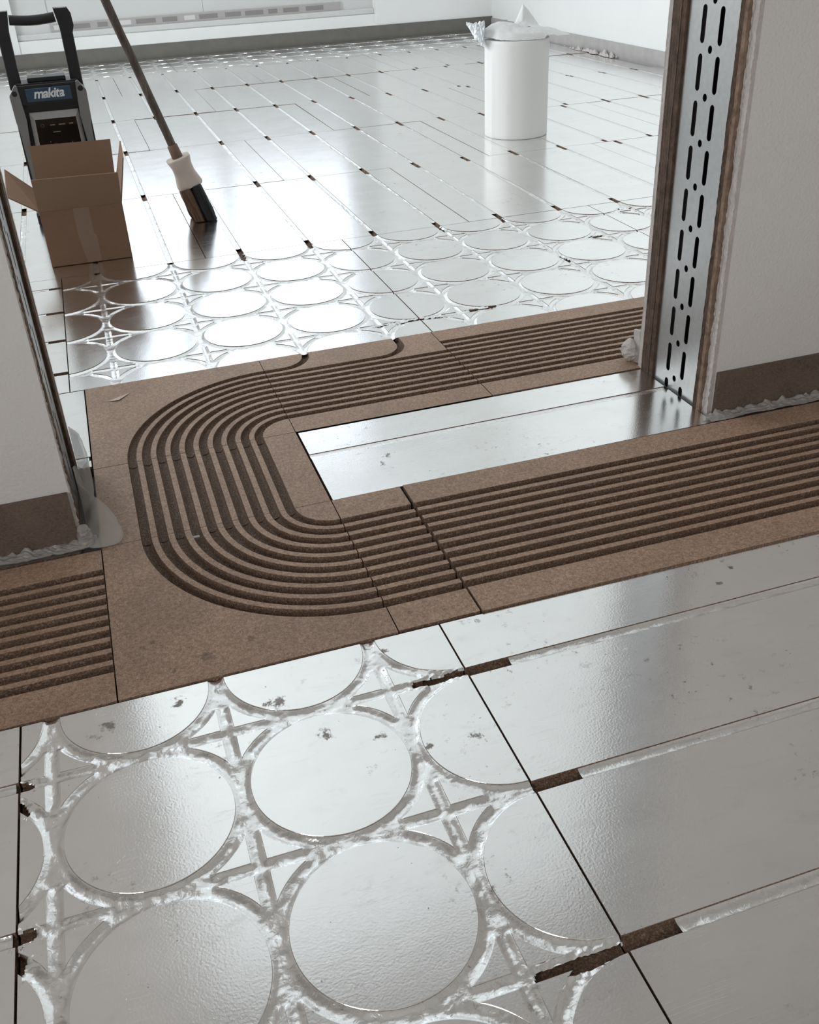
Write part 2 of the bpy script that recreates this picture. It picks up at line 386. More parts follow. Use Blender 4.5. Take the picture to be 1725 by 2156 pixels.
# slotted studs
def stud(s, label):
    X = JR + .006 if s > 0 else JL - .006
    y0, y1 = PY0 + .0515, 1.9445; z0, z1 = -.008, 2.098; t = .0009
    root = empty('slotted_metal_stud', (X, y0, z0))
    def L(p): return (p[0] - X, p[1] - y0, p[2] - z0)
    bm = bmesh.new()
    def loop(pts):
        vs = [bm.verts.new(L((X, y, z))) for y, z in pts]
        return [bm.edges.new((vs[i], vs[(i + 1) % len(vs)])) for i in range(len(vs))]
    def slot(yc, za, zb, w):
        r = w / 2; pts = []
        for k in range(9): a = pi * k / 8; pts.append((yc + r * cos(a), zb - r + r * sin(a)))
        for k in range(9): a = pi + pi * k / 8; pts.append((yc + r * cos(a), za + r + r * sin(a)))
        return pts
    es = loop([(y0, z0), (y1, z0), (y1, z1), (y0, z1)])
    P = .0902
    k = -14
    while True:
        zt = .831 - P * k
        if zt < .0: break
        if zt < 2.0:
            for yc in (1.889, 1.827): es += loop(slot(yc, max(zt - .0712, z0 + .002), zt, .0158))
            zc = zt - .0805
            if zc - .007 > z0 + .003: es += loop(slot(1.8575, zc - .0078, zc + .0078, .0150))
        k += 1
    bmesh.ops.triangle_fill(bm, use_beauty=True, use_dissolve=False, edges=es)
    bmesh.ops.recalc_face_normals(bm, faces=bm.faces)
    me = bpy.data.meshes.new('stud_web'); bm.to_mesh(me); bm.free(); me.materials.append(GALV)
    o = bpy.data.objects.new('stud_web', me); COL.objects.link(o); o.parent = root
    sm = o.modifiers.new('thick', 'SOLIDIFY'); sm.thickness = t; sm.offset = 0
    for ya, yb in ((y0 - .0005, y0 + t), (y1 - t, y1 + .0005)):
        q = MB(); xa, xb = X, X + s * .048
        q.box(min(xa, xb) - X, max(xa, xb) - X, ya - y0, yb - y0, 0, z1 - z0); q.build('stud_flange', GALV, root)
    tag(root, label, 'metal stud')
stud(1, 'grey slotted steel stud upright in the right door jamb')
stud(-1, 'grey slotted steel stud upright in the left door jamb')

# window
wroot = empty('window_1', (WX0, YB + .1, WZ0)); struct(wroot)
def WL(x0, x1, y0, y1, z0, z1): return (x0 - WX0, x1 - WX0, y0 - YB - .1, y1 - YB - .1, z0 - WZ0, z1 - WZ0)
q = MB(); yf = YB + .12
q.box(*WL(WX0, WX1, YB + .02, YB + .24, WZ0, .205)); q.build('window_ledge', WALLS, wroot)
q = MB(); q.box(*WL(WX0, WX1 - .0, YB + .06, YB + .2, .205, .252)); bevel(q.build('window_sill', WHITEPVC, wroot), .008)
q = MB(); q.box(*WL(WX0 + .28, WX1 - .3, YB + .085, YB + .18, .252, .325)); q.build('window_frame', WHITEPVC, wroot)
q = MB(); q.box(*WL(WX0, WX0 + .28, YB + .1, YB + .2, .252, WZ1)); q.build('window_side_panel', WHITEPVC, wroot)
q = MB(); q.box(*WL(WX1 - .3, WX1, YB + .1, YB + .2, .252, WZ1)); q.build('window_side_panel', WHITEPVC, wroot)
q = MB(); q.box(*WL(WX0, WX1, YB + .11, YB + .2, WZ1 - .07, WZ1)); q.box(*WL(WX0, WX1, YB + .11, YB + .2, 1.03, 1.1)); q.build('window_frame', WHITEPVC, wroot)
for xa, xb in ((WX0 + .28, 1.258), (1.266, WX1 - .3)):
    q = MB(); q.box(*WL(xa, xb, YB + .115, YB + .16, .325, 1.03)); q.build('window_panel', WHITEPVC, wroot)
    q = MB(); q.box(*WL(xa, xa + .045, YB + .115, YB + .17, 1.1, WZ1 - .07)); q.box(*WL(xb - .045, xb, YB + .115, YB + .17, 1.1, WZ1 - .07)); q.build('window_mullion', WHITEPVC, wroot)
    q = MB(); q.box(*WL(xa + .045, xb - .045, YB + .14, YB + .146, 1.1, WZ1 - .07)); q.build('window_pane', GLASS, wroot)
q = MB(); q.box(*WL(WX0 + .28, WX1 - .31, YB + .080, YB + .084, .258, .322))
x = WX0 + .31; random.seed(3)
while x < WX1 - .45:
    w_ = random.uniform(.08, .17); q.box(*WL(x, x + w_, YB + .078, YB + .080, .270, .306), random.choice((1, 1, 2)))
    x += w_ + random.uniform(.03, .08)
q.build('printed_protective_strip', [LABEL, LABD, LABW], wroot)
w2 = empty('window_2', (XL - .1, LY0, LZ0)); struct(w2)
q = MB()
for a_, b_ in ((0, .06), (1.97, 2.03), (3.94, 4.0)): q.box(-.03, .03, a_, b_, 0, LZ1 - LZ0)
for a_, b_ in ((0, .06), (LZ1 - LZ0 - .06, LZ1 - LZ0)): q.box(-.03, .03, .06, 3.94, a_, b_)
q.build('window_frame', WHITEPVC, w2)
for a_, b_ in ((.06, 1.97), (2.03, 3.94)):
    q = MB(); q.box(-.003, .003, a_, b_, .06, LZ1 - LZ0 - .06); q.build('window_pane', GLASS, w2)

# foam edge strips
def skirt(name, x0, x1, y0, y1, h, m_):
    b = MB(); b.box(x0, x1, y0, y1, -.022, h); return struct(b.build(name, m_))
skirt('baseboard_back', XL, XR, YB - .012, YB, .112, FOAMG)
skirt('baseboard_right', XR - .012, XR, PY1 + .01, YB - .012, .098, FOAMR)
skirt('baseboard_left', XL, XL + .012, PY1 + .01, YB - .012, .1, FOAMG)
skirt('baseboard_front_right', JR + .018, NXR, PY0 - .010, PY0, .102, FOAM)
skirt('baseboard_front_left', NXL, JL - .006, PY0 - .010, PY0, .112, FOAM)

# ================================================================== GROOVED BOARDS
PIT, GW = .0318, .0196
def groove_prof(a, b_, d, n=7):
    """points (u, z) across one milled channel"""
    c = .0007
    pts = [(a - c * .4, 0), (a + c * .5, -c)]
    for k in range(n):
        t = pi - pi * k / (n - 1)
        u = (a + b_) / 2 + ((b_ - a) / 2 - c * .5) * cos(t); z = -d * .62 - d * .38 * sin(t)
        pts.append((u, z))
    pts += [(b_ - c * .5, -c), (b_ + c * .4, 0)]
    return pts
def full_prof(u0, u1, grooves, d):
    pts = [(u0, 0)]; 
    for a, b_ in sorted(grooves): pts += groove_prof(a, b_, d)
    pts.append((u1, 0)); return pts
def sweep_mat(b, rowA, rows_, prof):
    n = len(prof); vs = [p for r in rows_ for p in r]
    for j in range(len(rows_) - 1):
        pass
    k = len(b.v); b.v += [tuple(p) for p in vs]
    for j in range(len(rows_) - 1):
        for i in range(n - 1):
            flat = abs(prof[i][1]) < 1e-6 and abs(prof[i + 1][1]) < 1e-6
            b.f.append([k + j * n + i, k + j * n + i + 1, k + (j + 1) * n + i + 1, k + (j + 1) * n + i])
            b.m.append(0 if flat else 1); b.sm.append(False)
def end_cap(b, pts3, zb):
    """close the end of a sweep down to zb"""
    n = len(pts3); lo = [(p[0], p[1], zb) for p in pts3]
    b.add(list(pts3) + lo, [(i, i + 1, n + i + 1, n + i) for i in range(n - 1)], 1)
def straight_board(name, x0, x1, y0, y1, grooves, d, axis, label, zoff=0, rot=0, gap=.0011):
    """grooves run along axis; list of (a,b) across"""
    o0 = Vector((x0, y0, 0)); g_ = gap; b = MB(); zb = -.0225
    X0, X1, Y0, Y1 = x0 + g_, x1 - g_, y0 + g_, y1 - g_
    if axis == 'x':
        pr = full_prof(Y0, Y1, grooves, d); mk = lambda s_, p: (s_ - x0, p[0] - y0, p[1]); sa, sb = X0, X1
    else:
        pr = full_prof(X0, X1, grooves, d); mk = lambda s_, p: (p[0] - x0, s_ - y0, p[1]); sa, sb = Y0, Y1
    rows_ = [[mk(sa, p) for p in pr], [mk(sb, p) for p in pr]]
    if axis == 'x': rows_ = rows_[::-1]
    sweep_mat(b, None, rows_, pr)
    for r in rows_: end_cap(b, r, zb)
    # long sides and underside
    b.add([(X0 - x0, Y0 - y0, zb), (X1 - x0, Y0 - y0, zb), (X1 - x0, Y1 - y0, zb), (X0 - x0, Y1 - y0, zb),
           (X0 - x0, Y0 - y0, 0), (X1 - x0, Y0 - y0, 0), (X1 - x0, Y1 - y0, 0), (X0 - x0, Y1 - y0, 0)],
          [(3, 2, 1, 0)] + ([(0, 1, 5, 4), (2, 3, 7, 6)] if axis == 'x' else [(1, 2, 6, 5), (3, 0, 4, 7)]), 1)
    o = b.build(name, [FIB, CORE_SHADED], None, (x0, y0, zoff), (0, 0, rot)); tag(o, label, 'grooved floor board', 'grooved fibreboards in the doorway'); return o
def corner_board(name, x0, x1, y0, y1, cx, cy, sy, r_in, ngr, d, label, zoff):
    """quarter-circle channels about (cx,cy); sy=-1 bends down, +1 bends up"""
    b = MB(); g_ = .0011; zb = -.0225; n = 56
    X0, X1, Y0, Y1 = x0 + g_, x1 - g_, y0 + g_, y1 - g_
    gr = [(r_in + PIT * k, r_in + PIT * k + GW) for k in range(ngr)]
    r_out = gr[-1][1]
    pr = []
    for a, bb in gr: pr += groove_prof(a, bb, d)
    rows_ = []; 
    for i in range(n + 1):
        t = (pi / 2) * i / n; row = []
        for r, z in pr:
            px = cx - r * cos(t); py = cy + sy * r * sin(t)
            px = min(px, X1); py = (max(py, Y0) if sy < 0 else py); 
            if sy < 0: py = min(py, Y1)
            else: py = max(py, Y0)
            row.append((px - x0, py - y0, z))
        rows_.append(row if sy > 0 else row)
    if sy > 0: rows_ = rows_[::-1]
    sweep_mat(b, None, rows_, pr)
    end_cap(b, rows_[0], zb); end_cap(b, rows_[-1], zb)
    ri, ro = pr[0][0], pr[-1][0]
    arc = lambda r: [(cx - r * cos(pi / 2 * i / n), cy + sy * r * sin(pi / 2 * i / n)) for i in range(n + 1)]
    cl = lambda p: (min(max(p[0], X0), X1) - x0, min(max(p[1], Y0), Y1) - y0)
    inner = [cl(p) for p in arc(ri)] + [cl((cx + 1, cy))]
    # corner inside: point (X1, cy side)
    inner[-1] = cl((X1, cy))
    b.prism(inner, -.004, 0, 0, 1)
    outer = [cl(p) for p in arc(ro)]                 # from (cx-ro, cy) to (cx, cy+sy*ro)
    far_y = Y0 if sy < 0 else Y1
    outer = outer + [cl((X1, far_y)), cl((X0, far_y)), cl((X0, cy))]
    b.prism(outer, zb, 0, 0, 1)
    b.prism([cl(p) for p in arc(ri)] + [cl((X1, cy))], zb, -.0041, 1, 1)
    b.box(X0 - x0 + .002, X1 - x0 - .002, Y0 - y0 + .002, Y1 - y0 - .002, zb, -.0195, 1)
    o = b.build(name, [FIB, CORE_SHADED], None, (x0, y0, zoff)); tag(o, label, 'grooved floor board', 'grooved fibreboards in the doorway'); return o

XA, XB_, YA, YM0, YM1, YT = -.12, .337, 1.2135, 1.668, 1.999, 2.4565
R0 = .0757
lowg = [(YM0 - R0 - GW - PIT * k, YM0 - R0 - PIT * k) for k in range(10)]
upg = [(YM1 + R0 + PIT * k, YM1 + R0 + GW + PIT * k) for k in range(10)]
midg = [(XB_ - R0 - GW - PIT * k, XB_ - R0 - PIT * k) for k in range(10)]
corner_board('grooved_bend_board', XA, XB_, YA, YM0, XB_, YM0, -1, R0, 10, .0178, 'brown fibreboard floor tile with ten grooves curving round, nearer corner of the loop', .0025)
corner_board('grooved_bend_board', XA, XB_, YM1, YT, XB_, YM1, 1, R0, 10, .0150, 'brown fibreboard floor tile with ten grooves curving round, far corner of the loop', .0018)
straight_board('grooved_board', XA, XB_, YM0, YM1, midg, .0165, 'y', 'short brown board with ten grooves joining the two curved corner tiles', .0020)
straight_board('grooved_board', XB_, .4845, 1.2165, YM0 + .001, lowg, .0178, 'x', 'narrow brown grooved board between the near curved corner tile and the long right board', .0024)
straight_board('grooved_board', .4860, 2.6, 1.2135, YM0, lowg, .0178, 'x', 'long brown grooved board running to the right below the aluminium threshold panel', .0040, math.radians(-.45), .0008)
straight_board('grooved_board', -1.2, XA - .0002, YA, YM0 - .006, lowg, .0178, 'x', 'brown grooved board at the lower left in front of the left wall', .0020)
straight_board('grooved_board', .8295, 2.9, YM1, YT, upg, .0165, 'x', 'brown straight grooved board behind the right door jamb, far side of the threshold', .0018)
# board whose two outer channels branch off
def branch_board():
    x0, x1, y0, y1 = XB_, .829, YM1, YT; g_ = .0007; zb = -.0225; d = .0165
    X0, X1, Y0, Y1 = x0 + g_, x1 - g_, y0 + g_, y1 - g_; b = MB()
    g8 = upg[:8]; ysep = upg[7][1] + .0007
    pr = full_prof(Y0, ysep, g8, d)
    rows_ = [[(X1 - x0, p[0] - y0, p[1]) for p in pr], [(X0 - x0, p[0] - y0, p[1]) for p in pr]]
    sweep_mat(b, None, rows_, pr)
    for r in rows_: end_cap(b, r, zb)
    def path(k, xc):                 # centre line of channel k leaving at x = xc
        yc = (upg[k][0] + upg[k][1]) / 2; R = .0755; c = (xc - R, yc + R); P = [((X0), yc, 0), (xc - R, yc, 0)]
        for i in range(1, 17):
            t = -pi / 2 + pi / 2 * i / 16; P.append((c[0] + R * cos(t), c[1] + R * sin(t), pi / 2 * i / 16))
        if c[1] < Y1: P.append((xc, Y1, pi / 2))
        return [(min(p[0], 9), min(p[1], Y1), p[2]) for p in P]
    def off(P, o): return [(x - sin(a) * o, min(y + cos(a) * o, Y1)) for x, y, a in P]
    w = GW / 2 + .0003
    P10, P9 = path(9, .4625), path(8, .7235)
    L = lambda pts: [(x - x0, y - y0) for x, y in pts]
    b.prism(L([(X0, Y1)] + off(P10, w) ), zb, 0, 0, 1)
    b.prism(L(off(P10, -w)[::1] + off(P9, w)[::-1]), zb, 0, 0, 1)
    b.prism(L(off(P9, -w) + [(X1, Y1), (X1, ysep), (X0, ysep)]), zb, 0, 0, 1)
    for P in (P10, P9):
        pr2 = groove_prof(-GW / 2, GW / 2, d)
        rows_ = [[(x - sin(a) * u - x0, min(y + cos(a) * u, Y1) - y0, z) for u, z in pr2] for x, y, a in P]
        rows_ = rows_[::-1]
        b.grid(rows_, 1, False)
    o = b.build('grooved_branch_board', [FIB, CORE_SHADED], None, (x0, y0, .0016))
    tag(o, 'brown grooved board with two grooves curving away into the far room', 'grooved floor board', 'grooved fibreboards in the doorway')
branch_board()

# ================================================================== FOIL PANELS
ZB = -.0225
def seg_dist(px, py, ax, ay, bx_, by):
    dx, dy = bx_ - ax, by - ay; t = ((px - ax) * dx + (py - ay) * dy) / (dx * dx + dy * dy + 1e-12)
    t = min(1, max(0, t)); return sqrt((px - ax - t * dx) ** 2 + (py - ay - t * dy) ** 2)
def crumple(x, y, sc=1.0, seed=0):
    a = noise.noise(Vector((x * 55 * sc, y * 55 * sc, seed))); c = abs(noise.noise(Vector((x * 120 * sc + 5, y * 120 * sc, seed + 3))))
    e = abs(noise.noise(Vector((x * 30 * sc, y * 34 * sc + 9, seed + 7))))
    return .5 * a - .55 * c - .5 * e
def straight_panel(x0, x1, y0, y1, grooves, axis, label, ends=(.055, .055), zoff=0, tilt=(0, 0), step=.012, foil_d=.0042, crump=.0024, fwd=None, nu=8, group='foil floor panels with straight grooves', d=.0145, edge=.0016):
    g_ = .0009; b = MB()
    X0, X1, Y0, Y1 = x0 + g_, x1 - g_, y0 + g_, y1 - g_
    gw = .0205
    gl = [(c - gw / 2, c + gw / 2) for c in grooves]
    if axis == 'x': pr = full_prof(Y0, Y1, gl, d); mk = lambda s_, p: (s_ - x0, p[0] - y0, p[1]); sa, sb = X0, X1
    else: pr = full_prof(X0, X1, gl, d); mk = lambda s_, p: (p[0] - x0, s_ - y0, p[1]); sa, sb = Y0, Y1
    rows_ = [[mk(sa, p) for p in pr], [mk(sb, p) for p in pr]]
    if axis == 'x': rows_ = rows_[::-1]
    sweep_mat(b, None, rows_, pr)
    for r in rows_: end_cap(b, r, ZB)
    q = [(X0 - x0, Y0 - y0), (X1 - x0, Y0 - y0), (X1 - x0, Y1 - y0), (X0 - x0, Y1 - y0)]
    b.add([(*p, ZB) for p in q] + [(*p, 0) for p in q], [(3, 2, 1, 0)] + ([(0, 1, 5, 4), (2, 3, 7, 6)] if axis == 'x' else [(1, 2, 6, 5), (3, 0, 4, 7)]), 1)
    o = b.build('foil_floor_panel', [ALU, CORE_SHADED], None, (x0, y0, zoff), (tilt[0], tilt[1], 0))
    tag(o, label, 'foil floor panel', group)
    for gi, c in enumerate(grooves):
        f = MB(); rws = []
        e0 = ends[0] * (1 + .25 * nz(c * 31, x0 + y0)) if ends[0] else 0; e1 = ends[1] * (1 + .25 * nz(c * 17, x0 - y0)) if ends[1] else 0
        s0, s1 = sa + e0, sb - e1; ns = max(2, int((s1 - s0) / step))
        for j in range(ns + 1):
            s_ = s0 + (s1 - s0) * j / ns; row = []
            for i in range(nu + 1):
                t = i / nu; u = c - gw / 2 + .0007 + (gw - .0014) * t
                prof = sin(pi * t) ** .55 if 0 < t < 1 else 0
                xx, yy = (s_, u) if axis == 'x' else (u, s_)
                z = -edge - prof * (foil_d + crump * (crumple(xx, yy) + .25 * nz(s_ * 26, c * 9)))
                row.append(mk(s_, (u, min(z, -.0004))))
            rws.append(row)
        f.grid(rws if axis == 'y' else [r[::-1] for r in rws], 0, True)
        f.build('foil_lining', FOIL, o)
    return o

RC, RT, HG = .1130, .1338, .0100       # disc radius, outer channel radius, half groove width
def clip_poly(poly, x0, x1, y0, y1):
    def cut(P, f, ix):
        out = []
        for i in range(len(P)):
            a, c = P[i - 1], P[i]; fa, fc = f(a), f(c)
            if fa >= 0 and fc >= 0: out.append(c)
            elif fa >= 0 or fc >= 0:
                t = fa / (fa - fc); p = (a[0] + (c[0] - a[0]) * t, a[1] + (c[1] - a[1]) * t); out.append(p)
                if fc >= 0: out.append(c)
        return out
    for f in (lambda p: p[0] - x0, lambda p: x1 - p[0], lambda p: p[1] - y0, lambda p: y1 - p[1]):
        if not poly: return []
        poly = cut(poly, f, 0)
    return poly
def node_tris(nx, ny):
    """four small raised triangles round a crossing of channels"""
    out = []
    for sx, sy in ((1, 1), (-1, 1), (-1, -1), (1, -1)):
        cx, cy = nx + sx * .125, ny + sy * .125
        # leg ends where channel edge meets the outer arc
        a = (cy - (ny + sy * HG)); xx = abs(cx - nx) - sqrt(RT ** 2 - a * a); 
        p = (nx + sx * xx, ny + sy * HG); q = (nx + sx * HG, ny + sy * xx); c = (nx + sx * HG, ny + sy * HG)
        t0 = atan2(p[1] - cy, p[0] - cx); t1 = atan2(q[1] - cy, q[0] - cx)
        while t1 - t0 > pi: t1 -= 2 * pi
        while t1 - t0 < -pi: t1 += 2 * pi
        arc = [(cx + RT * cos(t0 + (t1 - t0) * k / 8), cy + RT * sin(t0 + (t1 - t0) * k / 8)) for k in range(9)]
        out.append([c] + arc)
    return out
def head_panel(x0, x1, y0, y1, cxs, cys, label, res=.004, tears=(), zoff=0, D=.0038, crump=.0034, seg=72, tilt=(0, 0), seed=0, skip_nodes=False, loose=0):
    g_ = .0009; X0, X1, Y0, Y1 = x0 + g_, x1 - g_, y0 + g_, y1 - g_
    b = MB(); lands = []
    for cx in cxs:
        for cy in cys:
            P = clip_poly([(cx + RC * cos(2 * pi * k / seg), cy + RC * sin(2 * pi * k / seg)) for k in range(seg)], X0, X1, Y0, Y1)
            if len(P) > 2: b.prism([(x - x0, y - y0) for x, y in P], -.016, 0, 0, 1 if res < .01 else 0, .0006 if res < .004 else 0)
    nx = sorted({round(c + d_, 4) for c in cxs for d_ in (-.125, .125)}); ny = sorted({round(c + d_, 4) for c in cys for d_ in (-.125, .125)})
    tris = []
    for a in nx:
        for c in ny:
            if X0 - .05 < a < X1 + .05 and Y0 - .05 < c < Y1 + .05:
                for t in node_tris(a, c):
                    P = clip_poly(t, X0, X1, Y0, Y1)
                    if len(P) > 2:
                        tris.append((a, c, P)); b.prism([(x - x0, y - y0) for x, y in P], -.016, -.0003, 0, 1 if res < .01 else 0, .0006 if res < .004 else 0)
    b.box(X0 - x0, X1 - x0, Y0 - y0, Y1 - y0, ZB, -.0135, 1)
    o = b.build('round_pattern_foil_panel', [ALU, CORE_SHADED], None, (x0, y0, zoff), (tilt[0], tilt[1], 0))
    tag(o, label, 'foil floor panel', 'foil floor panels with round pattern')
    ni = int((X1 - X0) / res); nj = int((Y1 - Y0) / res)
    f = MB(); idx = {}
    def dist(x, y):
        d = min(sqrt((x - cx) ** 2 + (y - cy) ** 2) for cx in (min(cxs, key=lambda c: abs(c - x)),) for cy in (min(cys, key=lambda c: abs(c - y)),)) - RC
        if d < -.004: return d
        for a, c, P in tris:
            if abs(x - a) < .062 and abs(y - c) < .062:
                # inside test
                ins = False; m_ = 9
                for i in range(len(P)):
                    (ax, ay), (bx_, by) = P[i - 1], P[i]
                    m_ = min(m_, seg_dist(x, y, ax, ay, bx_, by))
                    if (ay > y) != (by > y) and x < (bx_ - ax) * (y - ay) / (by - ay) + ax: ins = not ins
                d = min(d, -m_ if ins else m_)
        return d
    torn = lambda x, y: any(seg_dist(x, y, *t[:4]) < t[4] * (1 + .35 * nz(x * 90, y * 90, 3)) for t in tears)
    grid_ = []
    for j in range(nj + 1):
        y = Y0 + (Y1 - Y0) * j / nj
        for i in range(ni + 1):
            x = X0 + (X1 - X0) * i / ni; d = dist(x, y)
            s_ = min(1, max(0, d / .0085)); s_ = s_ * s_ * (3 - 2 * s_)
            z = -.0014 - s_ * (D + crump * (crumple(x, y, 1, seed) + .9 * nz(x * 24, y * 24, seed + 2)))
            if d < 0: z = -.0012
            for t in tears:
                e = seg_dist(x, y, *t[:4]) - t[4]
                if 0 < e < .022: z = min(-.0004 + .002 * max(0, 1 - e / .008), z + .0045 * (1 - e / .022) * (nz(x * 150, y * 150, 5) + .3))
            grid_.append((x - x0, y - y0, min(z, .002), d))
    keep = {}
    W_ = ni + 1
    for j in range(nj):
        for i in range(ni):
            ks = (j * W_ + i, j * W_ + i + 1, (j + 1) * W_ + i + 1, (j + 1) * W_ + i)
            if all(grid_[k][3] < -.003 for k in ks): continue
            if tears:
                cx_, cy_ = grid_[ks[0]][0] + x0 + res / 2, grid_[ks[0]][1] + y0 + res / 2
                if torn(cx_, cy_): continue
            fc = []
            for k in ks:
                if k not in keep: keep[k] = len(f.v); f.v.append(grid_[k][:3])
                fc.append(keep[k])
            f.f.append(fc); f.m.append(0); f.sm.append(True)
    f.build('foil_lining', FOIL, o)
    return o

# near room, in front of the grooved boards
ncx = [-.3445 + .25 * k for k in range(4)]; ncx = [-.3445, -.0945, .1555, .4055]
ncy = [1.21, .96, .71, .46, .21]
head_panel(-.2635, .4066, .2135, 1.2125, ncx, ncy, 'foil panel with round islands at the bottom of the picture, torn beside the right-hand joint', res=.0026, seed=1,
           tears=[(.322, 1.086, .41, 1.087, .0062), (.300, .578, .41, .578, .0085), (-.2635, 1.082, -.254, 1.082, .009), (-.2635, 1.05, -.256, 1.03, .006), (-.2635, .835, -.250, .835, .009), (-.2635, .78, -.256, .81, .006)])
straight_panel(.4075, 2.4, .2135, 1.2125, [1.084, .834, .584, .334], 'x', 'large foil panel with parallel grooves at the lower right, in front of the long grooved board', ends=(.068, .05), zoff=-.0002, step=.006, foil_d=.0034, crump=.0024, nu=10)
straight_panel(-1.25, -.2645, .2135, 1.2125, [1.084, .834, .584, .334], 'x', 'foil panel cut off by the left picture edge, below the left grooved board', ends=(.05, .004), zoff=.0004, step=.008)
for i, (a, c) in enumerate(((-1.25, -.2645), (-.2635, .7365), (.7375, 1.7375), (1.7385, 2.7))):
    straight_panel(a, c, -.7875, .2125, [a + .125 + .25 * k for k in range(3)], 'y', ('plain foil panel behind the camera, leftmost of the row', 'plain foil panel behind the camera, second from the left', 'plain foil panel behind the camera, second from the right', 'plain foil panel behind the camera, rightmost of the row')[i], step=.05)
# threshold
straight_panel(XB_ + .004, 1.236, YM0 + .003, YM1 - .003, [1.873], 'x', 'bright aluminium threshold panel in the doorway inside the loop of brown boards', ends=(0, 0), zoff=-.0004, step=.008, foil_d=.0012, crump=.0008)
straight_panel(-.34, -.1215, YM1 + .02, YT, [2.06], 'x', 'small bright foil panel left of the far curved corner tile, beside the left jamb', ends=(0, .004), zoff=-.0006, step=.01, foil_d=.002)
straight_panel(-.34, -.158, YM0 + .003, YM1 + .018, [], 'x', 'narrow foil strip under the film at the left jamb', ends=(0, 0), zoff=-.001)
# first far row
fcx = [-.1625 + .25 * k for k in range(5)]; fcy = [2.444 + .25 * k for k in range(5)]
head_panel(-.156, .8355, 2.4575, 3.457, fcx, fcy, 'foil panel with round islands behind the curved grooves, box reflected in it', res=.0042, seed=2, crump=.0022,
           tears=[(.7125, 3.42, .7125, 3.46, .009), (.4615, 3.38, .4615, 3.46, .009), (.700, 2.566, .84, 2.572, .0038)])
head_panel(.8370, 1.8365, 2.4575, 3.457, [.8375 + .25 * k for k in range(5)], fcy, 'foil panel with round islands, middle of the row just past the grooves', res=.0042, seed=3, crump=.0022,
           tears=[(.84, 2.572, .925, 2.556, .004), (.997, 2.575, 1.075, 2.578, .005), (1.655, 3.083, 1.70, 3.066, .007), (1.462, 2.93, 1.465, 2.865, .004), (1.2125, 3.39, 1.2125, 3.46, .006), (1.4625, 3.41, 1.4625, 3.46, .008)])
head_panel(1.8380, 2.8375, 2.4575, 3.457, [1.8385 + .25 * k for k in range(5)], fcy, 'foil panel with round islands partly hidden by the right door jamb', res=.006, seed=4, crump=.002,
           tears=[(1.85, 3.365, 1.97, 3.355, .004)])
straight_panel(-1.0, -.157, 2.4575, 3.457, [2.59, 2.843, 3.095, 3.345], 'x', 'foil panel beside the left door jamb with cross grooves', ends=(.05, .05), zoff=.0003, step=.008, foil_d=.003)
rows_def = [
 (3.4585, 4.4755, [(-1.59, -.6635, 'left of the cardboard box'), (-.6625, .3370, 'carrying the cardboard box and the radio'), (.3380, 1.3375, 'under the broom bristles'), (1.3385, 2.3785, 'in the open middle of the floor, nearest row'), (2.3795, 3.3785, 'beside the right door jamb'), (3.3795, 3.9, 'at the right wall, nearest row')]),
 (4.4770, 5.4990, [(-1.59, -1.1635, 'by the left wall, second row'), (-1.1625, -.1635, 'behind the radio to its left'), (-.1625, .8370, 'behind the broom head, second row'), (.8380, 1.8375, 'in front of the white roll, left of it'), (1.8385, 2.8785, 'carrying the white roll'), (2.8795, 3.9, 'right of the white roll')]),
 (5.5005, 6.4990, [(-1.59, -.6635, 'by the left wall, third row'), (-.6625, .3370, 'behind the radio, third row'), (.3380, 1.3375, 'crossed by the broomstick, third row'), (1.3385, 2.3785, 'behind the white roll to its left'), (2.3795, 3.3785, 'behind the white roll to its right'), (3.3795, 3.94, 'at the right wall, third row')]),
 (6.5005, 7.4990, [(-1.1625, -.1635, 'seen through the radio handle, fourth row'), (-.1625, .8370, 'crossed by the broomstick, fourth row'), (.8380, 1.8375, 'in mid floor, fourth row'), (1.8385, 2.8785, 'left of the roll top, fourth row'), (2.8795, 3.9, 'at the right wall, fourth row')]),
 (7.5005, 8.4990, [(-.6625, .3370, 'seen beside the broomstick, last row before the window'), (.3380, 1.3375, 'in front of the window, last row'), (1.3385, 2.3785, 'in front of the window right part, last row'), (2.3795, 3.3785, 'towards the right back corner, last row'), (3.3795, 3.94, 'at the right wall, last row')])]
random.seed(11)
for ri, (ya, yb, cols) in enumerate(rows_def):
    for xa, xb, ph in cols:
        gs = [xa + .125 + .25 * k for k in range(int((xb - xa + .02) / .25))] if not (xa < -1.5) else []
        gs = [round(c, 4) for c in gs if xa + .03 < c < xb - .03]
        if abs(xa - 1.3385) < .01 or abs(xa - 1.8385) < .01: gs = [xa + .125 + .25 * k for k in range(4)]
        straight_panel(xa, xb, ya, yb, gs, 'y', 'straight-grooved foil panel ' + ph, ends=(.004 if ri == 0 and xa < 0 else .058, .058),
                       zoff=random.uniform(-.0004, .0004), tilt=(random.uniform(-.0016, .0016) * (0 if ri < 1 else 1), random.uniform(-.001, .001) * (0 if ri < 1 else 1)), step=.010 + .005 * ri, foil_d=.0018, crump=.0045, nu=6, edge=.0013 if (ri < 2 and xa < 1.3) else .0005)
for xa, ph in ((-1.1625, 'left of the radio handle'), (-.1625, 'below the window, behind the broomstick'), (.8375, 'below the middle of the window'), (1.8375, 'below the right part of the window'), (2.8375, 'in the right back corner')):
    head_panel(xa, xa + .999, 8.5005, 9.56, [xa + .25 * k for k in range(5)], [8.5 + .25 * k for k in range(5)], 'foil panel with round islands against the window wall ' + ph, res=.014, seg=36, crump=.0015, seed=int(xa * 10) + 20)

